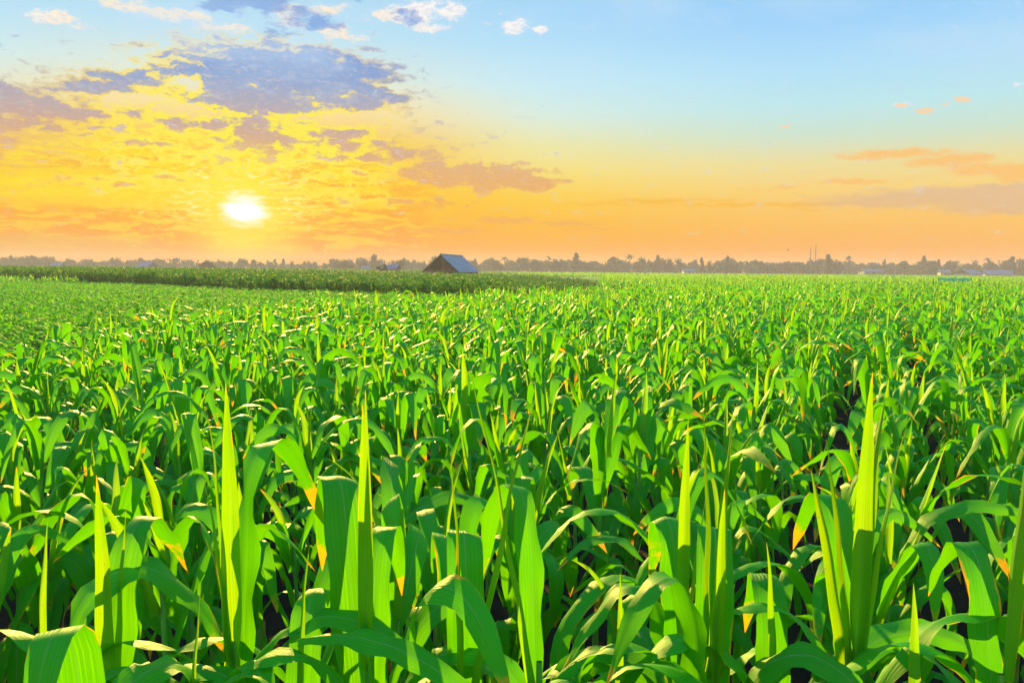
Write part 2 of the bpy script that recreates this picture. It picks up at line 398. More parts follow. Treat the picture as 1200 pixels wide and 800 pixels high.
# ------------------------------------------------------------------ leaf and plant geometry
WS = np.array([0, .06, .18, .38, .62, .80, .92, 1.0]); WV = np.array([.42, .58, .86, 1.0, .88, .62, .32, .02])
WP = np.array([.75, .85, 1.0, .97, .74, .46, .20, .01])
def leaf_geo(z0=0.5, az=0, th0=72, L=0.7, W=0.085, s0=0.5, dth=110, sw=0.16, bend=25, azd=0, roll=0, roll1=0, vee=0.35,
             wave=0.14, segs=18, nu=7, r0=0.012, base=(0, 0), rnd=None, wk=3.5, prof=0):
    """arching strap leaf: returns V (n,3), F (m,4), UV (n,2)"""
    rnd = rnd or random
    s = np.linspace(0, 1, segs+1)
    sg = 1/(1+np.exp(-(s-s0)/max(sw*0.35, 1e-3))); sg = (sg-sg[0])/(sg[-1]-sg[0])
    th = np.radians(th0 - dth*sg - bend*s)
    f1 = rnd.uniform(0, 6.28); th = th + np.radians(3.0)*np.sin(2*math.pi*wk*1.3*s + f1)*np.minimum(1, s*4)
    ph = np.radians(az + azd*s**1.5) + np.radians(3.5)*np.sin(2*math.pi*2.1*s + f1*2)*np.minimum(1, s*3)
    T = np.stack([np.cos(th)*np.cos(ph), np.cos(th)*np.sin(ph), np.sin(th)], 1)
    ds = L/segs
    Pt = np.zeros((segs+1, 3)); Pt[1:] = np.cumsum((T[1:]+T[:-1])/2*ds, 0)
    Pt += np.array([base[0]+math.cos(ph[0])*r0, base[1]+math.sin(ph[0])*r0, z0])
    side0 = np.stack([-np.sin(ph), np.cos(ph), np.zeros_like(ph)], 1)
    nrm0 = np.cross(T, side0)                       # up-side normal of the blade
    rl = np.radians(roll*s + roll1*np.sin(s*math.pi))[:, None]
    side = side0*np.cos(rl) + nrm0*np.sin(rl); nrm = -side0*np.sin(rl) + nrm0*np.cos(rl)
    w = np.interp(s, WS, WP if prof else WV)*W/2
    u = np.linspace(-1, 1, nu)
    ph1, ph2 = rnd.uniform(0, 6.28), rnd.uniform(0, 6.28)
    ve = vee*(1-0.65*s) + 0.9*np.exp(-s/0.07)       # wraps the stalk at its base
    V = np.zeros((segs+1, nu, 3)); UV = np.zeros((segs+1, nu, 2))
    for j, uu in enumerate(u):
        pr = np.sign(uu)
        wv = wave*np.abs(uu)**2*np.sin(2*math.pi*wk*s + (ph1 if pr > 0 else ph2))*np.minimum(1, s*4)
        lift = -(np.abs(uu)*ve - wv)                # margins rise towards the upper face
        a = w*uu*np.cos(np.minimum(np.abs(uu)*ve, 1.3))
        V[:, j] = Pt + side*a[:, None] + nrm*(-lift*w*1.0)[:, None]*(-1)
        UV[:, j, 0] = uu; UV[:, j, 1] = s
    idx = np.arange((segs+1)*nu).reshape(segs+1, nu)
    Fq = np.stack([idx[:-1, :-1], idx[:-1, 1:], idx[1:, 1:], idx[1:, :-1]], -1).reshape(-1, 4)
    return V.reshape(-1, 3), Fq, UV.reshape(-1, 2)

def stalk_mesh(h, r=0.014):
    b = MB()
    n = 9; pts = []; rad = []
    for i in range(n):
        t = i/(n-1); z = h*t
        pts.append((0.004*math.sin(3*t), 0.004*math.cos(5*t), z)); rad.append(r*(1-0.45*t)*(1.12 if i % 2 else 1.0))
    b.tube(pts, rad, 8)
    return b.mesh('stalk', M['stalk'], True)

def random_specs(r, tall=1.0, n=8, small=False):
    """leaf specs of an ordinary plant, bottom to top, plus the upright whorl"""
    H = r.uniform(0.80, 1.02)*tall
    plane = r.uniform(0, 360)
    out = []
    for i in range(n):
        t = i/(n-1)
        z = H*(0.36 + 0.60*t)
        az = plane + (180 if i % 2 else 0) + r.uniform(-35, 35)
        L = (0.55 + 0.16*math.sin(t*2.6) + r.uniform(-.10, .10))*tall
        sharp = r.random() < 0.65
        out.append(dict(z0=z, az=az, th0=(r.uniform(48, 68) if r.random() < .5 else r.uniform(70, 85))+t*3, L=L, W=r.uniform(.072, .105)*(1-.10*t),
                        s0=r.uniform(.40, .62), dth=r.uniform(95, 170)-15*t, sw=(0.10 if sharp else r.uniform(.2, .5)),
                        bend=r.uniform(5, 40), azd=r.uniform(-50, 50), roll=r.uniform(-70, 70), roll1=r.uniform(-25, 25),
                        vee=r.uniform(.2, .5), wave=r.uniform(.14, .32), wk=r.uniform(2.2, 4.5), kind='leaf'))
    k = r.choice([1, 1, 2])
    for i in range(k):
        out.append(dict(z0=H*0.93+0.02*i, az=r.uniform(0, 360), th0=r.uniform(74, 88), L=r.choice([r.uniform(.22, .36), r.uniform(.28, .46), r.uniform(.4, .56)])*tall*(1 - .12*i), W=r.uniform(.038, .060),
                        s0=.75, dth=r.choice([r.uniform(-3, 14), r.uniform(10, 60)]), sw=.4, bend=r.uniform(-4, 16), azd=r.uniform(-20, 20), roll=r.uniform(-90, 90),
                        vee=r.uniform(.8, 1.2), wave=.05, kind='whorl', r0=.004, prof=1))
    return H, out

def specs_to_arrays(H, specs, segs, nu, r, stalk=True):
    Vs, Fs, UVs, mi = [], [], [], []; off = 0
    for sp in specs:
        d = {k: v for k, v in sp.items() if k != 'kind'}
        V, Fq, UV = leaf_geo(segs=segs, nu=nu, rnd=r, **d)
        Vs.append(V); Fs.append(Fq+off); UVs.append(UV); off += len(V); mi += [1 if sp['kind'] == 'whorl' else 0]*len(Fq)
    if stalk:
        rr = .012
        V = np.array([(rr*math.cos(a), rr*math.sin(a), z) for z in (0, H) for a in (0, 2.1, 4.2)])
        Fq = np.array([[0,1,4,3],[1,2,5,4],[2,0,3,5]])
        Vs.append(V); Fs.append(Fq+off); UVs.append(np.zeros((6, 2)) + [.3, .3]); mi += [0]*3
    return np.concatenate(Vs), np.concatenate(Fs), np.concatenate(UVs), np.array(mi)

def scatter_mesh(name, variants, pts, mats, scales, hscale=None):
    """one mesh holding a copy of a variant at each point, for the uncountable part of a crop"""
    Vs, Fs, Us, Ms = [], [], [], []; off = 0
    pts = np.asarray(pts); which = rng.integers(0, len(variants), len(pts)); ang = rng.uniform(0, 2*np.pi, len(pts))
    lean = rng.normal(0, 0.05, (len(pts), 2))
    for k, (V, Fq, UV, mi) in enumerate(variants):
        s = np.where(which == k)[0]
        if not len(s): continue
        c, n_ = np.cos(ang[s])[:, None], np.sin(ang[s])[:, None]
        sc = scales[s][:, None]
        x = (V[None, :, 0]*c - V[None, :, 1]*n_)*sc; y = (V[None, :, 0]*n_ + V[None, :, 1]*c)*sc
        z = V[None, :, 2]*sc*(hscale[s][:, None] if hscale is not None else 1)
        x = x + z*lean[s, 0][:, None] + pts[s, 0][:, None]; y = y + z*lean[s, 1][:, None] + pts[s, 1][:, None]
        A = np.stack([x, y, z], -1)
        m, nv = A.shape[:2]
        Vs.append(A.reshape(-1, 3)); Fs.append((Fq[None] + (np.arange(m)*nv)[:, None, None] + off).reshape(-1, 4)); off += m*nv
        Us.append(np.tile(UV, (m, 1))); Ms.append(np.tile(mi, m))
    return np_mesh(name, np.concatenate(Vs), np.concatenate(Fs), None, np.concatenate(Us), True, mats, np.concatenate(Ms))

# ------------------------------------------------------------------ the ground
b = MB()
GX = 690
xs = np.linspace(-GX, GX, 41); ys = np.linspace(-60, 700, 41)
gv = [(x, y, 0.0) for y in ys for x in xs]
gf = [(j*41+i, j*41+i+1, (j+1)*41+i+1, (j+1)*41+i) for j in range(40) for i in range(40)]
tag(link('ground', np_mesh('ground', gv, gf, M['soil'])), kind='structure')

# ------------------------------------------------------------------ where each crop stands
def half(y): return 0.60*y + 1.2
EDGE = [(-5.0, -3), (-5.4, 9.4), (-6.1, 13), (-6.3, 18), (-5.3, 23), (-1.0, 30), (6, 36), (25, 46), (60, 60)]
FRONT = [(-120, 92), (-43, 74), (-25, 60), (-14, 48), (-4, 42), (3, 41), (14, 46), (40, 62)]   # near edge of the taller crop
def corn_ok(x, y):
    if y < 23: return x > np.interp(y, [e[1] for e in EDGE[:5]], [e[0] for e in EDGE[:5]])
    return y < front_y(x) - 0.5 or x > 14
def front_y(x): return np.interp(x, [p[0] for p in FRONT], [p[1] for p in FRONT])
ROW = R(23.0)                                        # rows run towards a point right of the middle
rd = np.array([math.sin(ROW), math.cos(ROW)]); rp = np.array([math.cos(ROW), -math.sin(ROW)])
def rows(spacing, step, ymin, ymax, jit, pad=0):
    n1 = int(ymax*1.7/spacing); n2 = int(ymax*1.7/step)
    I, J = np.meshgrid(np.arange(-n1, n1), np.arange(-10, n2))
    I, J = I.ravel(), J.ravel()
    pt = I[:, None]*spacing*rp + (J + (I % 2)*0.5)[:, None]*step*rd
    pt = pt + rng.normal(0, jit, (len(pt), 1))*rp + rng.normal(0, step*.22, (len(pt), 1))*rd
    m = (pt[:, 1] > ymin) & (pt[:, 1] < ymax) & (np.abs(pt[:, 0]) < half(pt[:, 1]) + pad)
    return pt[m]

pts = rows(0.72, 0.26, 0.9, 62, 0.075)
pts = np.array([p for p in pts if (p[0] > np.interp(p[1], [e[1] for e in EDGE], [e[0] for e in EDGE]) or p[1] > 30) and p[1] < front_y(p[0]) - 0.6 or (p[0] > .10*p[1])])
keep = pts[:, 0] > np.where(pts[:, 1] < 23, np.interp(pts[:, 1], [e[1] for e in EDGE[:5]], [e[0] for e in EDGE[:5]]),
                            np.interp(pts[:, 1], [23, 30, 36, 46], [-5.3, -1.5, 1.0, 8.0]))
pts = pts[keep]
# the shared foreground strip is planted by hand below
pts = pts[pts[:, 1] > 2.75]
dist = np.hypot(pts[:, 0], pts[:, 1]); order = np.argsort(dist); pts = pts[order]; dist = dist[order]

# ------------------------------------------------------------------ foreground plants, one by one
def build_plant(H, specs, r, name='corn_plant', segs=18, nu=7):
    root = empty(name, (0, 0, 0))
    link('stalk', stalk_mesh(H), root)
    for sp in specs:
        d = {k: v for k, v in sp.items() if k != 'kind'}
        V, Fq, UV = leaf_geo(segs=segs, nu=nu, rnd=r, **d)
        wh = sp['kind'] == 'whorl'
        link('young_leaf' if wh else 'leaf', np_mesh('young_leaf' if wh else 'leaf', V, Fq, M['whorl' if wh else 'leaf'], UV), root)
    return root
GRP = 'corn plants growing in rows across the field'
def at(px, Y): return (px-600)/F*Y
def lf(z0, az, th0, L, W=.085, s0=.6, dth=140, sw=.12, bend=8, azd=0, roll=0, roll1=0, vee=.3, wave=.26, wk=4.5, kind='leaf', r0=.012):
    if dth >= 140 and th0 >= 80: L *= 1.13; s0 += .10
    return dict(z0=z0, az=az, th0=th0, L=L, W=W, s0=s0, dth=dth, sw=sw, bend=bend, azd=azd, roll=roll, roll1=roll1, vee=vee, wave=wave, wk=wk, kind=kind, r0=r0)
def spear(z0, L, W=.06, th0=87, az=90, roll=0, bend=0, vee=.75, azd=0):
    d = lf(z0, az, th0, L, W*.86, .8, 6, .4, bend, azd, roll, 0, vee, .05, 2, 'whorl', .004); d['prof'] = 1; return d
def lower(r, n=4, H=.8):
    o = []
    pl = r.uniform(0, 360)
    for i in range(n):
        o.append(lf(.12+H*.5*i/n, pl+180*(i % 2)+r.uniform(-30, 30), r.uniform(45, 65), r.uniform(.6, .75), r.uniform(.075, .09), r.uniform(.4, .6),
                    r.uniform(70, 120), .4, 20, r.uniform(-40, 40), r.uniform(-50, 50)))
    return o
TW, AW = 270, 90      # towards the camera, away from it
heroes = [
 # px, Y, H, label, leaves
 (116, 2.15, .95, 'leftmost large corn plant with a single wide yellow-green spear and an orange-edged leaf bending left',
   [spear(.90, .60, .060, 88, TW, 0, 0, .55), spear(.92, .48, .045, 86, 40), lf(.80, 80, 85, .82, .09, .52, 140, .10, 2), lf(.78, 165, 64, .84, .10, .5, 105, .25, 20, 20, 40), lf(.86, 20, 62, .72, .085, .45, 120, .4, 15, -20, -40),
    lf(.70, 230, 74, .70, .09, .5, 120, .3), lf(.6, 340, 66, .75, .09, .5, 110, .3, 15, 0, -40)]),
 (268, 2.20, 1.05, 'tall corn plant left of centre, a broad pale spear beside a square-folded wide leaf',
   [spear(.98, .74, .065, 89, TW, 0, 0, .5), spear(.98, .66, .045, 87, 180), lf(.90, 55, 87, .92, .10, .55, 150, .07, 0, 0, -8, 0, .18), spear(1.0, .5, .05, 84, 200), lf(.84, 190, 68, .74, .085, .45, 110, .35, 15, 20, 50),
    lf(.95, 350, 56, .62, .07, .5, 80, .4, 20, 0, 60), lf(.72, 300, 74, .7, .09, .6, 120, .2), lf(.6, 150, 60, .7, .09, .5, 100, .4)]),
 (338, 2.05, .85, 'slender corn plant whose dark diagonal leaf slopes right, between the pale spear and centre-left clump',
   [lf(1.12, 340, 20, .55, .065, .3, 40, .5, 10, 0, 70), spear(.95, .4, .04, 86, 30), lf(.8, 170, 68, .65, .08, .5, 110, .4), lf(.7, 10, 60, .7, .08, .5, 110, .3, 15, 0, 30), lf(.75, 85, 80, .65, .09, .55, 140, .12)]),
 (428, 2.15, 1.02, 'large corn plant centre-left, broad glowing leaves folded on each side of a thin spear',
   [spear(1.0, .68, .050, 88, TW, 0, 0, .6), spear(.98, .72, .045, 86, 100), lf(.74, 128, 80, 1.02, .115, .56, 150, .07, 0, -20, 8, 0, .2), lf(.78, 340, 74, .86, .10, .62, 125, .14, 5, -30, 45, 0, .25),
    lf(.78, 80, 86, .78, .085, .56, 150, .08), lf(.66, 20, 66, .72, .09, .5, 120, .3, 10, 20, -40), lf(.62, 190, 60, .75, .095, .5, 110, .3, 15, 0, 40), lf(.55, 290, 60, .7, .09, .5, 110, .3)]),
 (548, 2.10, .98, 'corn plant at the centre with two thin spears, one of them leaning right',
   [spear(.95, .62, .045, 88, 200), spear(.95, .76, .050, 79, 355, 30, -2), lf(.78, 95, 86, .82, .10, .53, 150, .07), lf(.74, 20, 62, .90, .09, .42, 125, .28, 25, -30, -20), lf(.78, 185, 52, .74, .09, .4, 60, .5, 20, 0, 60),
    lf(.66, 300, 76, .72, .09, .55, 120, .2), lf(.6, 150, 60, .7, .09, .5, 110, .3)]),
 (636, 2.20, 1.0, 'centre corn plant with a yellow spear leaning left among wide bent leaves',
   [spear(.92, .86, .055, 79, 176, 20, -1), lf(.84, 110, 84, .90, .085, .52, 160, .08, 0, 25, 12, 10, .3), lf(.74, 330, 70, 1.10, .12, .46, 140, .34, 20, 25, -30, 0, .3), lf(.93, 195, 44, .66, .09, .35, 95, .5, 20, 0, 60),
    lf(.92, 10, 50, .55, .08, .4, 110, .4, 20, 0, 20), lf(.68, 230, 70, .75, .09, .5, 120, .3), lf(.60, 60, 60, .7, .09, .5, 110, .3)]),
 (806, 2.35, .98, 'corn plant right of centre with one narrow upright yellow spear and short folded leaves',
   [spear(.95, .66, .050, 89, TW), spear(.90, .5, .04, 85, 0), lf(.80, 100, 86, .74, .085, .54, 150, .07), lf(.80, 200, 80, .72, .085, .56, 130, .14, 5), lf(.76, 340, 64, .78, .09, .5, 120, .3, 15, 0, -30), lf(.62, 150, 62, .75, .09, .5, 110, .3)]),
 (848, 2.12, 1.02, 'tall corn plant right of centre with three clustered yellow spears above folded blades',
   [spear(1.0, .68, .045, 88, 190), spear(1.0, .66, .042, 89, 20), spear(.97, .52, .045, 86, TW), lf(.78, 80, 87, .84, .10, .53, 155, .07), lf(.74, 215, 82, .80, .095, .56, 145, .1, 2), lf(.84, 345, 68, .66, .085, .5, 120, .25, 10, 0, 50),
    lf(.70, 350, 56, .84, .09, .4, 60, .5, 20, 10, 60), lf(.64, 185, 62, .75, .09, .5, 110, .3, 15, 0, 30), lf(.58, 290, 70, .65, .09, .55, 120, .3)]),
 (1018, 2.20, 1.04, 'largest corn plant at right, thick yellow spear tuft with wide leaves arching below',
   [spear(1.0, .76, .066, 89, TW, 0, 0, .5), spear(1.0, .70, .05, 87, 20), spear(1.0, .60, .045, 82, 190), spear(1.0, .62, .045, 83, 350), spear(.92, .62, .055, 77, 200, 20), lf(.9, 100, 84, .74, .09, .55, 140, .1), lf(.84, 5, 68, .90, .115, .46, 115, .35, 15, 10, -50, 0, .35),
    lf(.92, 170, 66, .78, .08, .44, 130, .3, 15, 0, 20), lf(.70, 190, 58, .84, .11, .42, 95, .4, 20, 0, 50), lf(.70, 335, 58, .92, .12, .38, 100, .4, 30, -10, -10, 0, .3), lf(.70, 300, 66, .80, .11, .42, 115, .35, 20, 20, 20),
    lf(.6, 20, 60, .8, .10, .42, 100, .4)]),
 (1196, 2.15, 1.0, 'corn plant at the right edge of the foreground, pale spear and leaves arching left',
   [spear(.98, .68, .065, 86, 20, 0), lf(.90, 180, 62, .74, .105, .40, 105, .4, 15, 10, 40), lf(.84, 200, 54, .84, .105, .4, 95, .4, 25), lf(.80, 95, 82, .72, .09, .55, 140, .1), lf(.70, 185, 50, .84, .105, .38, 90, .45, 25, -10, 30), lf(.65, 250, 66, .7, .09, .5, 120, .3)]),
 (1100, 2.05, .80, 'low corn plant at the lower right whose wide shiny leaves arch down to the right',
   [spear(.8, .45, .045, 84, 90), lf(.74, 345, 50, .84, .115, .36, 95, .45, 25, -10, -5), lf(.70, 5, 44, .84, .11, .34, 85, .45, 30, 10, 20), lf(.72, 190, 54, .86, .11, .4, 90, .4, 20, 0, -20), lf(.6, 290, 56, .7, .10, .45, 90, .4)]),
 (22, 2.10, .90, 'corn plant at the left edge of the foreground, yellow leaf over dark lower leaves',
   [lf(.86, 30, 76, .90, .11, .5, 130, .2, 10, 0, 40), lf(.80, 345, 62, .88, .10, .48, 110, .35, 15, 0, -30), spear(.88, .5, .045, 86, 60), lf(.7, 200, 62, .75, .09, .5, 110, .3), lf(.62, 300, 64, .78, .10, .5, 110, .3)]),
 (205, 2.0, .85, 'corn plant between the two left spears, narrow arching leaves orange at their folds',
   [lf(.88, 5, 66, .68, .065, .5, 135, .35, 10, 0, 10), lf(.84, 340, 72, .66, .085, .48, 125, .25, 10, 0, -50), lf(.8, 170, 62, .74, .085, .45, 110, .35, 15), spear(.85, .42, .04, 86, 10), lf(.66, 260, 68, .72, .095, .5, 110, .3)]),
 (735, 2.15, .78, 'low dark corn plant with a thin pale spear, right of the left-leaning spear',
   [spear(.74, .5, .032, 87, 90), lf(.72, 200, 64, .7, .085, .5, 120, .3), lf(.70, 350, 60, .72, .085, .5, 120, .35, 10, 0, 40), lf(.6, 270, 66, .66, .085, .5, 120, .3)]),
 (930, 2.15, .84, 'corn plant just left of the largest yellow tuft, an orange-striped leaf crossing it',
   [lf(.84, 20, 50, .78, .09, .5, 70, .5, 15, 0, 70), lf(.84, 185, 68, .70, .085, .5, 120, .3), spear(.82, .5, .04, 85, 120), lf(.72, 90, 82, .74, .09, .52, 140, .1), lf(.7, 290, 66, .72, .09, .5, 120, .3), lf(.62, 160, 60, .72, .09, .5, 110, .3)]),
 (470, 1.62, .72, 'small near corn plant under the centre clump showing one orange-tipped blade bending left',
   [lf(.80, 165, 50, .66, .10, .42, 80, .4, 20, 0, -10), lf(.70, 250, 66, .55, .09, .5, 120, .2), lf(.72, 20, 50, .5, .085, .4, 100, .3)]),
 (112, 1.50, .82, 'nearest corn plant at lower left with one wide leaf folded square towards the viewer',
   [lf(.80, 272, 80, .84, .095, .62, 150, .06, 0, 0, 0, 0, .12, .04), lf(.80, 160, 54, .6, .085, .4, 110, .3)]),
 (222, 1.52, .80, 'nearest corn plant at lower left with a bright blade curling over to the right',
   [lf(.82, 335, 74, .80, .10, .55, 145, .16, 5, 0, 30, 0, .2), lf(.8, 190, 50, .6, .09, .4, 100, .4)]),
 (405, 1.46, .76, 'nearest corn plant below the centre clump with a curled blade orange at its fold',
   [lf(.78, 30, 72, .72, .09, .5, 140, .22, 10, 0, -30), lf(.76, 200, 66, .64, .09, .55, 120, .2)]),
 (592, 1.48, .80, 'nearest corn plant at the bottom centre with a short glossy leaf bent towards the viewer',
   [lf(.82, 255, 78, .72, .10, .6, 130, .08, 0, 0, -10, 0, .12, .04), lf(.8, 30, 50, .6, .09, .4, 100, .4), lf(.8, 170, 46, .55, .09, .4, 90, .4)]),
 (678, 1.50, .80, 'nearest corn plant right of bottom centre with a folded pale leaf top',
   [lf(.82, 280, 80, .70, .09, .6, 140, .07, 0, 0, 8, 0, .12, .04), lf(.76, 180, 56, .6, .09, .45, 100, .3)]),
 (818, 1.52, .78, 'nearest corn plant at lower right of centre with a blunt blade folded down in front',
   [lf(.80, 285, 80, .70, .09, .6, 145, .09, 0, 0, 20, 0, .12, .04), lf(.78, 200, 60, .55, .085, .45, 100, .3)]),
]
r = random.Random(5)
nhero = 0
for px, Y, H, lab, leaves in heroes:
    extra = []
    for q in range(5 if Y > 1.8 else 1):
        extra.append(lf(H*r.uniform(.55, .86), r.choice([r.uniform(-60, 40), r.uniform(140, 240), r.uniform(215, 325)]), r.uniform(55, 74), r.uniform(.62, .86), r.uniform(.07, .10), r.uniform(.38, .5), r.uniform(95, 140),
                        r.uniform(.2, .4), r.uniform(5, 25), r.uniform(-40, 40), r.uniform(-55, 55), r.uniform(-20, 20), .3, .34, r.uniform(3.5, 6)))
    for q in leaves:
        if q['dth'] >= 140 and q['th0'] >= 80: q['roll'] += r.uniform(-14, 14); q['sw'] *= 1.5
    root = build_plant(H, lower(r, 3, H) + leaves + extra, r, segs=24, nu=9)
    root.location = (at(px, Y), Y, 0)
    tag(root, lab, 'corn plant', GRP); nhero += 1

# ------------------------------------------------------------------ ordinary plants: nine kinds, copied out along the rows
r = random.Random(21)
protos = []
for i in range(10):
    H, sp = random_specs(r)
    protos.append(build_plant(H, sp, r, segs=14, nu=5))
def put(i, x, y, rz, sc):
    o = protos[i]
    if o.get('used'):
        c = o.copy(); col.objects.link(c)
        for ch in o.children:
            d = ch.copy(); col.objects.link(d); d.parent = c
        o = c
    else: o['used'] = 1
    o.location = (x, y, 0); o.rotation_euler = (r.gauss(0, .05), r.gauss(0, .05), rz); o.scale = (sc, sc, sc*r.uniform(.93, 1.07))
    return o
NIND = 300 - nhero
near_pts = pts[:NIND]
for n, (x, y) in enumerate(near_pts):
    i = n if n < 10 else r.randrange(10)
    o = put(i, x, y, r.uniform(0, 6.28), r.uniform(.88, 1.10))
    tag(o, 'green young corn plant among the crowded rows behind the large foreground plants', 'corn plant', GRP)
for o in list(col.objects):
    if 'used' in o: del o['used']

rest = pts[NIND:]; rd_ = dist[NIND:]
def variants(n, segs, nu, leaves, seed, wmul=1.0, tall=1.0):
    rr = random.Random(seed); out = []
    for _ in range(n):
        H, sp = random_specs(rr, tall, leaves)
        for q in sp: q['W'] *= wmul
        out.append(specs_to_arrays(H, sp, segs, nu, rr))
    return out
A = rest[rd_ < 22]; Bp = rest[(rd_ >= 22)]
far = rows(0.80, 0.42, 62, 150, 0.09)
far = far[(far[:, 1] < front_y(far[:, 0])-1) | (far[:, 0] > .10*far[:, 1])]
vA = variants(12, 9, 3, 8, 31); vB = variants(10, 5, 3, 8, 41, 1.05); vC = variants(8, 3, 2, 6, 51, 1.5)
me1 = scatter_mesh('corn_field', vA, A, [M['leaf'], M['whorl']], rng.uniform(.86, 1.12, len(A)))
o = link('corn_crop', me1)
# the rest of the same crop goes into the same single object
import bmesh
me2 = scatter_mesh('c2', vB, Bp, [M['leaf'], M['whorl']], rng.uniform(.86, 1.12, len(Bp)))
far2 = rows(1.5, 1.0, 148, 330, 0.2)
vD = [(V*[3.2, 3.2, 1], Fq, UV, mi) for V, Fq, UV, mi in variants(8, 2, 2, 4, 61, 1.3)]
me4 = scatter_mesh('c4', vD, far2, [M['leaf'], M['whorl']], rng.uniform(.86, 1.12, len(far2)))
me3 = scatter_mesh('c3', vC, far, [M['leaf'], M['whorl']], rng.uniform(.86, 1.12, len(far)))
bm = bmesh.new()
for m_ in (me1, me2, me3, me4): bm.from_mesh(m_)
bm.to_mesh(me1); bm.free(); bpy.data.meshes.remove(me2); bpy.data.meshes.remove(me3); bpy.data.meshes.remove(me4)
tag(o, 'dense mass of green corn plants filling the field towards the horizon', 'corn crop', kind='stuff')

# ------------------------------------------------------------------ low crop on the left
g = []
for _ in range(26000):
    y = 8 + 72*math.sqrt(random.random()); x = random.uniform(-half(y)-.5, 0)
    g.append((x, y))
g = np.array(g)
edge_x = np.where(g[:, 1] < 23, np.interp(g[:, 1], [e[1] for e in EDGE[:5]], [e[0] for e in EDGE[:5]]), np.interp(g[:, 1], [23, 30, 36, 46], [-5.3, -1.5, 1.0, 8.0]))
g = g[(g[:, 0] < edge_x - .1) & (g[:, 1] < front_y(g[:, 0]) - .3)]
def low_variants(n, seed):
    rr = random.Random(seed); out = []
    for _ in range(n):
        sp = []
        for i in range(11):
            sp.append(lf(rr.uniform(.45, .8), rr.uniform(0, 360), rr.uniform(30, 75), rr.uniform(.18, .34), rr.uniform(.05, .09), .5, rr.uniform(40, 110), .5, 15,
                         rr.uniform(-30, 30), rr.uniform(-60, 60)))
        out.append(specs_to_arrays(.7, sp, 3, 3, rr))
    return out
me = scatter_mesh('low_crop', low_variants(8, 3), g, [M['low'], M['low']], rng.uniform(.85, 1.1, len(g)))
tag(link('low_crop', me), 'even low bright green crop left of the corn, before the taller dark strip', 'low crop', kind='stuff')

# ------------------------------------------------------------------ taller crop behind it
t_pts = []
for _ in range(30000):
    x = random.uniform(-110, 70); d = 60*random.random()**1.7
    y = front_y(x) + d
    if abs(x) < half(y)+2 and x < .085*y + random.gauss(0, 1.6): t_pts.append((x, y))
for _ in range(16000):
    y = random.uniform(90, 330); x = random.uniform(-half(y)-2, .08*y); t_pts.append((x, y))
t_pts = np.array(t_pts)
def tall_variants(n, seed):
    rr = random.Random(seed); out = []
    for _ in range(n):
        sp = []
        for i in range(14):
            sp.append(lf(.35+1.1*rr.random()**.8, rr.uniform(0, 360), rr.uniform(20, 80), rr.uniform(.3, .5), rr.uniform(.08, .13), .5, rr.uniform(40, 120), .5, 15,
                         rr.uniform(-30, 30), rr.uniform(-60, 60)))
        out.append(specs_to_arrays(1.3, sp, 3, 2, rr))
    return out
hs = np.interp(t_pts[:, 0], [-60, -25, -14, 5], [1.17, 1.10, .96, .93]) * np.interp(t_pts[:, 0]/t_pts[:, 1], [-.05, .09], [1, .70])
me = scatter_mesh('tall_crop', tall_variants(8, 9), t_pts, [M['tall'], M['tall']], rng.uniform(.86, 1.04, len(t_pts)) * np.interp(t_pts[:, 1], [88, 92], [1, 1.6]), hs*np.interp(t_pts[:, 1], [88, 92], [1, .62]))
tag(link('tall_crop', me), 'darker, taller leafy crop strip behind the low field and in front of the barn', 'tall crop', kind='stuff')

# distant canopy of the fields, up to the trees
n1, n2 = 240, 60
xs = np.linspace(-560, 560, n1); ys = 95 + (np.linspace(0, 1, n2)**1.6)*400
X, Y = np.meshgrid(xs, ys)
Z = .95 + rng.normal(0, .10, X.shape)
inside = np.interp(X, [-120, 14], [120, 100])
sk = np.where(Y < inside + 10, .9, 0); Z = Z - sk*0.3
idx = np.arange(n1*n2).reshape(n2, n1)
Fq = np.stack([idx[:-1, :-1], idx[:-1, 1:], idx[1:, 1:], idx[1:, :-1]], -1).reshape(-1, 4)
tag(link('far_crop', np_mesh('far_crop', np.stack([X, Y, Z], -1).reshape(-1, 3), Fq, M['sheet'])), 'distant green crop canopy running up to the tree line', 'far crop', kind='stuff')

# ------------------------------------------------------------------ barn
def metal_roof(name, c1, c2):
    m, nt, out = new_mat(name)
    g = nt.nodes.new('ShaderNodeTexCoord').outputs['Object']
    n = noise(vmul(g, (1, .3, 1)), 2.2, 5, .6); n2_ = noise(g, 11, 4, .6)
    c = mixc(smooth(n, .35, .65), c1, c2); c = mixc(smooth(n2_, .62, .75)*.5, c, (.22, .13, .08))
    p = principled(nt, c, .45, .5, n2_, .2, .01); p.inputs['Metallic'].default_value = .25
    nt.links.new(p.outputs[0], out.inputs[0]); return m
M['roof'] = metal_roof('weathered_blue_roof', (.035, .12, .165), (.075, .175, .22))
M['wood'] = simple('weathered_wood', (.020, .012, .008), (.012, .008, .006), 5, .85, .15, (1, 1, .15))
M['post'] = simple('grey_brown_post', (.17, .10, .05), (.10, .06, .035), 5, .85, .15, (1, 1, .15))
M['palewood'] = simple('pale_board', (.32, .20, .09), (.20, .12, .06), 5, .85, .15, (.2, 1, 1))
M['white'] = simple('pale_roof', (.14, .19, .22), (.10, .14, .17), 2, .6, .3)
M['mauve'] = simple('mauve_roof', (.17, .16, .25), (.12, .12, .19), 2, .6, .3)
M['brown'] = simple('thatch', (.20, .10, .05), (.12, .06, .03), 8, .95, .05)
M['steel'] = simple('galvanised_steel', (.30, .28, .27), (.22, .20, .20), 2, .5, .4)
M['net'] = simple('green_net', (.01, .72, .30), (.02, .55, .28), 9, .7, .2)
M['dark'] = simple('dark_plumage', (.05, .04, .035), (.03, .025, .02), 9, .8, .2)

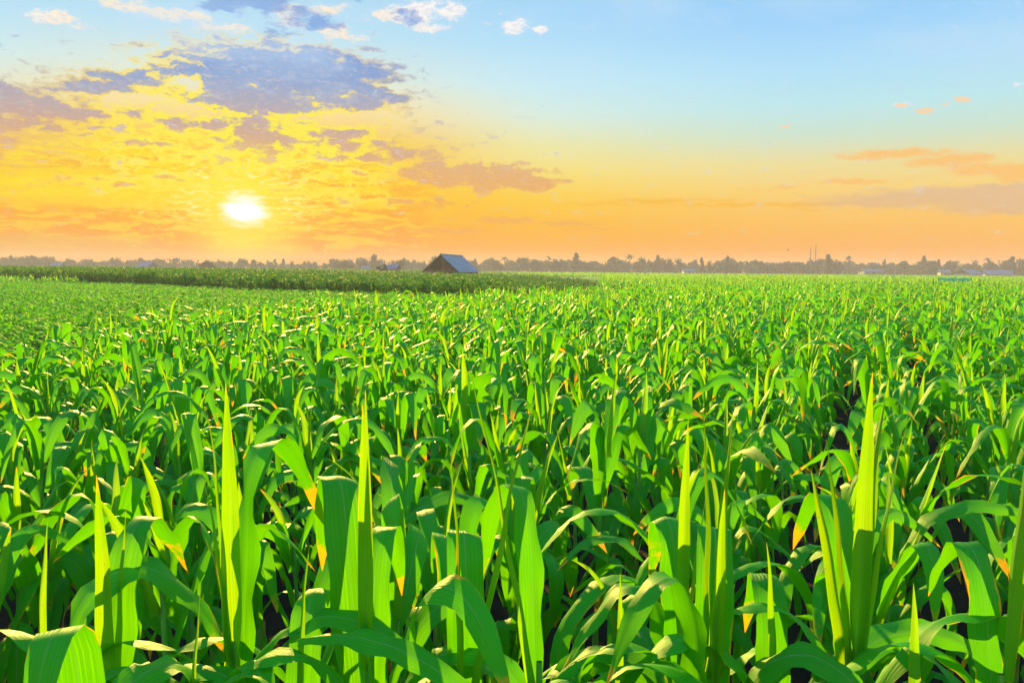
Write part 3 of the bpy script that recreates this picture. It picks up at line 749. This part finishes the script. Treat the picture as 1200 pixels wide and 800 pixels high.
BD = 130.0
bx, by = at(516.5, BD), BD
HW, LEN, ZE, ZR = 2.68, 13.5, 1.74, 4.15
barn = empty('barn', (bx, by, 0), -R(9.6))
tag(barn, 'open wooden barn with a blue-grey metal gable roof standing in the tall crop', 'barn')
def roof_panel(sgn):
    b = MB(); n = 60; th = .04
    ex = HW + .18; ze = ZE - (ZR-ZE)/HW*.18
    for i in range(n):
        y0 = -.5 + (LEN+1)*i/n; y1 = -.5 + (LEN+1)*(i+1)/n
        w0 = .035*(i % 2); w1 = .035*((i+1) % 2)
        p = [(0, y0, ZR+w0), (sgn*ex, y0, ze+w0), (sgn*ex, y1, ze+w1), (0, y1, ZR+w1)]
        if sgn > 0: b.hexa([(q[0], q[1], q[2]-th) for q in p] + p)
        else: b.hexa([(q[0], q[1], q[2]-th) for q in p[::-1]] + p[::-1])
    return b.build('roof_panel', M['roof'], barn)
roof_panel(1); roof_panel(-1)
b = MB(); b.tube([(0, -.52, ZR+.03), (0, LEN+.52, ZR+.03)], .09, 8); b.build('ridge_cap', M['roof'], barn, True)
slope = (ZR-ZE)/HW
for y in (0.0, LEN/3, 2*LEN/3, LEN):
    for x in (-HW+.15, 0.28, HW-.15):
        b = MB(); top = ZR - abs(x)*slope - .12
        b.box(x-.10, x+.10, y-.10, y+.10, 0, top); b.build('post', M['post'], barn)
    for s in (-1, 1):
        b = MB(); p0 = (s*HW, y+.02, ZE-.06); p1 = (0, y+.02, ZR-.06)
        b.hexa([(p0[0], y-.05, p0[2]-.16), (p1[0], y-.05, p1[2]-.16), (p1[0], y+.05, p1[2]-.16), (p0[0], y+.05, p0[2]-.16),
                (p0[0], y-.05, p0[2]-.01), (p1[0], y-.05, p1[2]-.01), (p1[0], y+.05, p1[2]-.01), (p0[0], y+.05, p0[2]-.01)])
        b.build('rafter', M['wood'], barn)
    b = MB(); b.box(-HW, HW, y-.06, y+.06, ZE-.05, ZE+.12); b.build('tie_beam', M['wood' if y else 'post'], barn)
b = MB()
for k in range(5): b.box(-HW+.16, -.1, -.16, -.12, .45+k*.25, .64+k*.25)
b.build('board_rail', M['palewood'], barn)
b = MB(); b.box(HW-.28, HW-.22, .1, LEN, 0, ZE-.15); b.build('side_wall', M['wood'], barn)
b = MB(); b.box(-HW+.22, -HW+.28, .1, LEN, 0, ZE-.35); b.build('side_wall', M['wood'], barn)
b = MB()                                              # gable boards at the back
n = 22
for i in range(n):
    x0 = -HW+.3 + (2*HW-.6)*i/n; x1 = x0 + (2*HW-.6)/n - .02; xm = max(abs(x0), abs(x1))
    if xm < .1 or x1 > 2.9: continue
    b.box(x0, x1, LEN-.16, LEN-.13, (2.55 if 10 <= i <= 12 else 0), ZR - xm*slope - .2 - (.25 if i in (6, 13) else 0))
b.build('rear_wall', M['wood'], barn)

# ------------------------------------------------------------------ small buildings in the haze
def hut(px, Y, w, d, z_e, z_r, roofm, wallm, label, rz=0.0, name='shed', cat='shed', over_=.3):
    e = empty(name, (at(px, Y), Y, 0), rz)
    tag(e, label, cat)
    b = MB(); b.box(-w/2, w/2, 0, d, 0, z_e); b.build('wall', wallm, e)
    b = MB(); W2 = w/2+over_
    b.hexa([(-W2, -over_, z_e-.05), (W2, -over_, z_e-.05), (W2, d/2, z_r-.1), (-W2, d/2, z_r-.1), (-W2, -over_, z_e+.05), (W2, -over_, z_e+.05), (W2, d/2, z_r), (-W2, d/2, z_r)])
    b.hexa([(-W2, d/2+.01, z_r-.1), (W2, d/2+.01, z_r-.1), (W2, d+over_, z_e-.05), (-W2, d+over_, z_e-.05), (-W2, d/2+.01, z_r), (W2, d/2+.01, z_r), (W2, d+over_, z_e+.05), (-W2, d+over_, z_e+.05)])
    b.build('roof', roofm, e)
    b = MB(); b.box(-w*.1, w*.1, -.04, -.003, .05, min(2, z_e-.2)); b.build('door', M['wood'], e)
    b = MB(); b.box(w*.25, w*.38, -.04, -.003, 1.1, min(1.9, z_e-.2)); b.build('window', M['dark'], e)
    return e
hut(167, 300, 4.2, 6, 1.9, 3.6, M['mauve'], M['brown'], 'small mauve-roofed shed at far left in the golden haze', R(-14))
hut(66, 330, 3.4, 4, 1.8, 3.1, M['mauve'], M['brown'], 'tiny low hut left of the mauve shed, barely showing over the crop')
hut(458, 210, 2.3, 3, 2.0, 2.95, M['mauve'], M['brown'], 'small shed beside the round shrub left of the barn', R(-10))
hut(428, 330, 2.6, 3, 1.9, 3.0, M['white'], M['brown'], 'tiny white-roofed shelter left of the round shrub')
hut(1022, 385, 8.5, 6, 2.6, 3.6, M['white'], M['white'], 'pale house under the trees, leftmost of the white roofs at the right', R(5), 'house', 'house')
hut(1106, 380, 4, 5, 2.3, 3.6, M['white'], M['steel'], 'small pale house right of the two masts among the trees', R(-10), 'house', 'house')
hut(1142, 360, 7, 8, 1.9, 3.7, M['white'], M['steel'], 'white-roofed house near the green netting at the far right', R(25), 'house', 'house')
hut(1168, 365, 10, 8, 1.7, 3.6, M['white'], M['steel'], 'longer white-roofed house, rightmost of the far buildings', R(-22), 'house', 'house')
hut(807, 380, 5, 5, 2.0, 3.0, M['white'], M['steel'], 'low pale roof at the foot of the tree line right of centre')
# round thatched hut
e = empty('thatched_hut', (at(243, 240), 240, 0)); tag(e, 'brown round-topped thatched hut in the glow under the sun', 'hut')
b = MB(); b.tube([(0, 0, 0), (0, 0, 1.6)], 1.7, 14); b.build('wall', M['brown'], e)
b = MB(); b.tube([(0, 0, 1.5), (0, 0, 1.9), (0, 0, 2.6), (0, 0, 3.3), (0, 0, 3.6)], [2.3, 2.25, 1.9, 1.1, .05], 16, .04); b.build('roof', M['brown'], e)

# masts
for px, top in ((947.3, 293), (953.3, 288.5)):
    D_ = 275; hz = 311+10*px/1200; H = 2 + (hz-top)*D_/F
    e = empty('radio_mast', (at(px, D_), D_, 0))
    tag(e, 'shorter left one of two thin masts above the trees' if top > 290 else 'taller right one of two thin masts above the trees', 'mast', 'two masts on the horizon')
    b = MB()
    for k in range(3):
        a = 2.1*k; b.tube([(.16*math.cos(a), .16*math.sin(a), 0), (.08*math.cos(a), .08*math.sin(a), H)], .035, 5)
    b.build('mast_leg', M['steel'], e)
    b = MB(); z = .5; k = 0
    while z < H-1:
        a = 2.1*(k % 3); c = 2.1*((k+1) % 3)
        b.tube([(.14*math.cos(a), .14*math.sin(a), z), (.14*math.cos(c), .14*math.sin(c), z+.8)], .02, 4); z += .8; k += 1
    b.build('bracing', M['steel'], e)
    b = MB(); b.tube([(0, 0, H-1.2), (0, 0, H+.9)], .05, 5); b.build('antenna', M['steel'], e)

# netting and stakes in the field at right
e = empty('green_netting', (at(1117, 95), 95, 0)); tag(e, 'strip of bright green netting at the far edge of the corn, at right', 'netting')
b = MB(); n = 26
for i in range(n):
    x0 = -1.7+3.4*i/n; x1 = x0+3.4/n
    s0_, s1_ = .08*math.sin(i*.9), .08*math.sin((i+1)*.9)
    b.hexa([(x0, s0_, .9), (x1, s1_, .9), (x1, s1_+.03, .9), (x0, s0_+.03, .9), (x0, s0_, 1.50+.05*math.sin(i*.7)), (x1, s1_, 1.50+.05*math.sin((i+1)*.7)), (x1, s1_+.03, 1.50+.05*math.sin((i+1)*.7)), (x0, s0_+.03, 1.50+.05*math.sin(i*.7))])
b.build('net', M['net'], e)
for x in (-1.75, 0, 1.75):
    b = MB(); b.tube([(x, 0, 0), (x, 0, 1.58)], .03, 6); b.build('net_post', M['wood'], e)
for px, Y, zt, lab in ((1092, 60, 1.62, 'dark stake at the left end of the green netting'), (1146.5, 52, 1.70, 'thin dark stake right of the green netting')):
    b = MB(); b.tube([(0, 0, 0), (.03, .02, .9), (.0, .03, zt)], [.035, .03, .02], 7, .15)
    o = b.build('stake', M['wood']); o.location = (at(px, Y), Y, 0); tag(o, lab, 'stake', 'stakes in the far corn')

# bird
e = empty('bird', (at(921, 210), 210, 2 + (318.7-293)*210/F)); tag(e, 'tiny dark bird flying above the tree line left of the masts', 'bird')
b = MB(); b.tube([(-.26, 0, 0), (-.16, 0, .02), (0, 0, .03), (.14, 0, .03), (.22, 0, .05), (.30, 0, .03)], [.01, .05, .07, .05, .035, .005], 8); b.build('body', M['dark'], e, True)
for s in (-1, 1):
    b = MB(); b.hexa([(-.08, 0, .03), (.10, 0, .03), (.06, s*.26, .16), (-.06, s*.26, .16), (-.08, 0, .045), (.10, 0, .045), (.06, s*.26, .175), (-.06, s*.26, .175)])
    b.hexa([(-.06, s*.26, .16), (.06, s*.26, .16), (-.04, s*.50, .09), (-.06, s*.50, .09), (-.06, s*.26, .175), (.06, s*.26, .175), (-.04, s*.50, .10), (-.06, s*.50, .10)])
    b.build('wing', M['dark'], e)

# ------------------------------------------------------------------ trees
def foliage_mat(name, c1, c2):
    m, nt, out = new_mat(name)
    g = nt.nodes.new('ShaderNodeTexCoord').outputs['Object']
    n = noise(g, .9, 4, .6)
    oi = nt.nodes.new('ShaderNodeObjectInfo'); rnd = S(oi.outputs['Random'])
    c = mixc(clamp01(smooth(n, .35, .65)*.7 + rnd*.3), c1, c2)
    p = principled(nt, c, .8, .15)
    t = nt.nodes.new('ShaderNodeBsdfTranslucent'); t.inputs[0].default_value = (c2[0]*1.4, c2[1]*1.6, c2[2], 1)
    mx = nt.nodes.new('ShaderNodeMixShader'); mx.inputs[0].default_value = .2
    nt.links.new(p.outputs[0], mx.inputs[1]); nt.links.new(t.outputs[0], mx.inputs[2]); nt.links.new(mx.outputs[0], out.inputs[0])
    return m
M['fol'] = foliage_mat('tree_foliage', (.008, .036, .042), (.018, .060, .062))
M['bark'] = simple('bark', (.10, .07, .05), (.06, .045, .03), 3, .9, .1)
def crown_mesh(kind, rr, nq=520):
    V, Fq = [], []
    H = 10.0
    lobes = []
    if kind == 'round':
        for _ in range(11):
            a = rr.uniform(0, 6.28); q = rr.uniform(0, 2.6); lobes.append((q*math.cos(a), q*math.sin(a), rr.uniform(3.6, 8.3), rr.uniform(1.2, 2.1)))
    elif kind == 'oval':
        for _ in range(10): lobes.append((rr.uniform(-1.2, 1.2), rr.uniform(-1.2, 1.2), rr.uniform(3, 9), rr.uniform(1.0, 1.6)))
    elif kind == 'cone':
        for k in range(11):
            z = 2.5+7.5*k/10; q = (10.3-z)*.20; lobes.append((rr.uniform(-q, q), rr.uniform(-q, q), z, .45+(10.2-z)*.2))
    elif kind == 'wide':
        for _ in range(15):
            a = rr.uniform(0, 6.28); q = rr.uniform(0, 4.6); lobes.append((q*math.cos(a), q*math.sin(a), rr.uniform(3.5, 7.6)-q*.25, rr.uniform(1.2, 2.0)))
    if kind == 'palm':
        for k in range(15):
            a = k*2.4; el = rr.uniform(-.2, 1.1); L = rr.uniform(2.2, 3.0); p = Vector((0, 0, 9.3)); w0 = .35
            d = Vector((math.cos(a)*math.cos(el), math.sin(a)*math.cos(el), math.sin(el))); sd_ = Vector((-math.sin(a), math.cos(a), 0))
            for j in range(6):
                q = p + d*L/6; w1 = .45*(1-j/5.5)+.04; n = len(V)
                V += [p-sd_*w0-Vector((0,0,.15)), p+sd_*w0-Vector((0,0,.15)), q+sd_*w1-Vector((0,0,.15)), q-sd_*w1-Vector((0,0,.15))]; Fq.append((n, n+1, n+2, n+3))
                p = q; w0 = w1; d = (d - Vector((0, 0, .32))).normalized()
        return np.array([tuple(v) for v in V]), np.array(Fq)
    for _ in range(nq):
        lx, ly, lz, lr = rr.choice(lobes)
        d = Vector((rr.gauss(0, 1), rr.gauss(0, 1), rr.gauss(0, 1))).normalized()*lr*rr.uniform(.35, 1.08)
        c = Vector((lx, ly, lz)) + d*(1 if kind != 'cone' else .9)
        n_ = Vector((rr.gauss(0, 1), rr.gauss(0, 1), rr.gauss(0, 1))).normalized(); a = n_.orthogonal().normalized(); e_ = n_.cross(a)
        s = rr.uniform(.22, .52); n = len(V)
        V += [c-a*s-e_*s*.6, c+a*s*.8-e_*s*.7, c+a*s+e_*s*.6, c-a*s*.7+e_*s*.8]; Fq.append((n, n+1, n+2, n+3))
    return np.array([tuple(v) for v in V]), np.array(Fq)
def trunk_mesh(kind, rr):
    b = MB()
    if kind == 'palm': b.tube([(0, 0, 0), (.2, .1, 3), (.1, .2, 6), (0, 0, 9.3)], [.22, .17, .14, .12], 6)
    else:
        b.tube([(0, 0, 0), (.1, 0, 2), (0, .1, 5), (.05, 0, 7.5)], [.32, .25, .16, .05], 7)
        for _ in range(6):
            z = rr.uniform(2, 5.5); a = rr.uniform(0, 6.28); L = rr.uniform(1.2, 2.6)
            b.tube([(0, 0, z), (L*.5*math.cos(a), L*.5*math.sin(a), z+L*.5), (L*math.cos(a), L*math.sin(a), z+L*1.1)], [.13, .08, .03], 5)
    return b.mesh('trunk', M['bark'])
rr = random.Random(77)
tm = {}
for kind in ('round', 'oval', 'cone', 'wide', 'palm'):
    tm[kind] = []
    for _ in range(3):
        V, Fq = crown_mesh(kind, rr)
        tm[kind].append((np_mesh('crown', V, Fq, M['fol'], smooth_=False), trunk_mesh(kind, rr)))
def tree(kind, px, Y, h, label, group=None, name='tree', wide=1.0):
    cm, tk = rr.choice(tm[kind])
    e = empty(name, (at(px, Y), Y, 0), rr.uniform(0, 6.28)); e.scale = (h/10*wide, h/10*wide, h/10)
    link('crown', cm, e); link('trunk', tk, e)
    tag(e, label, 'tree', group); return e
# outline of the tree line: picture column -> row of its tops
TOPX = [0, 30, 60, 80, 110, 140, 170, 200, 240, 290, 340, 372, 400, 420, 455, 480, 520, 560, 590, 620, 650, 680, 700, 720, 745, 800, 830, 850, 875, 900, 940, 970, 1000, 1020, 1060, 1100, 1150, 1200]
TOPY = [299, 298, 301, 304, 303, 302, 304, 306, 306, 305, 307, 306, 301, 304, 303, 304, 304, 305, 302, 303, 301, 300, 303, 302, 303, 306, 307, 304, 306, 304, 304, 301, 303, 304, 306, 307, 306, 304]
GT = 'trees of the long tree line on the horizon'
def lab_for(px):
    if px < 470: return 'golden haze-faded tree in the far tree line left of the barn'
    if px < 800: return 'purple-grey hazy tree in the far tree line between the barn and the masts'
    return 'blue-grey hazy tree in the far tree line at the right of the horizon'
px = -18.0
while px < 1220:
    Y = rr.uniform(400, 450)
    hz = 311+10*px/1200
    ty = np.interp(px, TOPX, TOPY) + rr.uniform(-3.0, 1.5) + 1.3*math.sin(px*.021) + .8*math.sin(px*.057)
    h = 2 + (hz-ty)*Y/F
    kind = rr.choices(['round', 'oval', 'cone', 'wide', 'palm'], [4, 3.5, 1.2, 6, 0.6])[0]
    if kind in ('cone', 'palm'): h *= 1.05
    tree(kind, px, Y, h, lab_for(px), GT, wide=rr.uniform(.9, 1.7))
    px += rr.uniform(4, 12)
px = -15.0
while px < 1220:                                      # a second row behind, fills the gaps
    Y = rr.uniform(470, 520); hz = 311+10*px/1200
    ty = np.interp(px, TOPX, TOPY) + rr.uniform(1, 4); h = 2 + (hz-ty)*Y/F
    tree(rr.choice(['wide', 'round']), px, Y, h, lab_for(px), GT, wide=1.6)
    px += rr.uniform(11, 17)
for px, Y, ty, kind, lab, wd in (
    (438, 380, 296.5, 'oval', 'tall feathery tree rising above its neighbours left of the barn', .8),
    (467, 330, 300.5, 'round', 'broad clump tree halfway between the round shrub and the barn', 1.3),
    (403, 340, 301, 'wide', 'wide dark tree at the left end of the nearer clump left of the barn', 1.5),
    (427, 350, 304, 'round', 'rounded tree just left of the tall feathery tree', 1.4),
    (674, 400, 297.5, 'cone', 'pointed tree, tallest tip of the far line right of the barn', 1.3),
    (850, 390, 303, 'wide', 'broad domed tree in the far line left of the two masts', 1.6),
    (968, 400, 299.5, 'cone', 'pointed tree just right of the two masts', 1.5),
    (1183, 390, 302, 'cone', 'dark pointed tree near the right end of the horizon', 1.4)):
    hz = 311+10*px/1200
    tree(kind, px, Y, 2+(hz-ty)*Y/F, lab, GT, wide=wd)
# round shrub near the shed
V, Fq = crown_mesh('round', rr, 700)
e = empty('shrub', (at(447, 180), 180, 0)); tag(e, 'dark rounded shrub beside the small shed left of the barn', 'shrub')
V = (V - [0, 0, 5.8])*[.30, .30, .28] + [0, 0, 1.75]
link('crown', np_mesh('crown', V, Fq, M['fol'], smooth_=False), e)
b = MB(); b.tube([(0, 0, 0), (.05, 0, .8), (0, .05, 1.8)], [.12, .09, .04], 6); b.build('trunk', M['bark'], e)
# undergrowth below the trees
V, Fq = [], []
for _ in range(16000):
    x = rr.uniform(-330, 330); y = rr.uniform(390, 500); z = rr.uniform(0, 1)**1.3*(3.6+1.0*math.sin(x*.07)+.8*math.sin(x*.19))
    n_ = Vector((rr.gauss(0, 1), rr.gauss(0, 1), rr.gauss(0, 1))).normalized(); a = n_.orthogonal().normalized(); e_ = n_.cross(a); s = rr.uniform(.35, .75); c = Vector((x, y, z)); n = len(V)
    V += [tuple(c-a*s-e_*s*.6), tuple(c+a*s*.8-e_*s*.7), tuple(c+a*s+e_*s*.6), tuple(c-a*s*.7+e_*s*.8)]; Fq.append((n, n+1, n+2, n+3))
tag(link('undergrowth', np_mesh('undergrowth', V, Fq, M['fol'], smooth_=False)), 'dense bushes filling the foot of the far tree line', 'undergrowth', kind='stuff')
# far low hill at the right
n = 40; hv = []; hf = []
for j in range(12):
    for i in range(n):
        t = i/(n-1); w = j/11
        x = at(1104, 600) + (t-.5)*60; y = 600 + w*60
        hv.append((x, y, (8.4*math.exp(-((t-.5)/.16)**2) + 3*math.sin(t*9)**2*math.sin(math.pi*t))*math.sin(math.pi*min(1, w*1.0))+.01))
for j in range(11):
    for i in range(n-1): hf.append((j*n+i, j*n+i+1, (j+1)*n+i+1, (j+1)*n+i))
tag(link('hill', np_mesh('hill', hv, hf, M['fol'])), kind='structure')

# ------------------------------------------------------------------ haze
HZ_DENS, HZ_TOP = 0.0009, 11.0
b = MB(); b.box(-700, 700, -80, 710, -1.0, HZ_TOP)
m, nt, out = new_mat('evening_haze')
pv = nt.nodes.new('ShaderNodeVolumePrincipled')
pv.inputs['Color'].default_value = (.74, .73, .76, 1); pv.inputs['Density'].default_value = HZ_DENS
pv.inputs['Anisotropy'].default_value = 0.1
nt.links.new(pv.outputs[0], out.inputs['Volume'])
o = b.build('haze', m); tag(o, 'thin evening haze lying over the whole plain', 'haze', kind='stuff')
print('plants', len(pts), 'far', len(far), 'low', len(g), 'tall', len(t_pts))
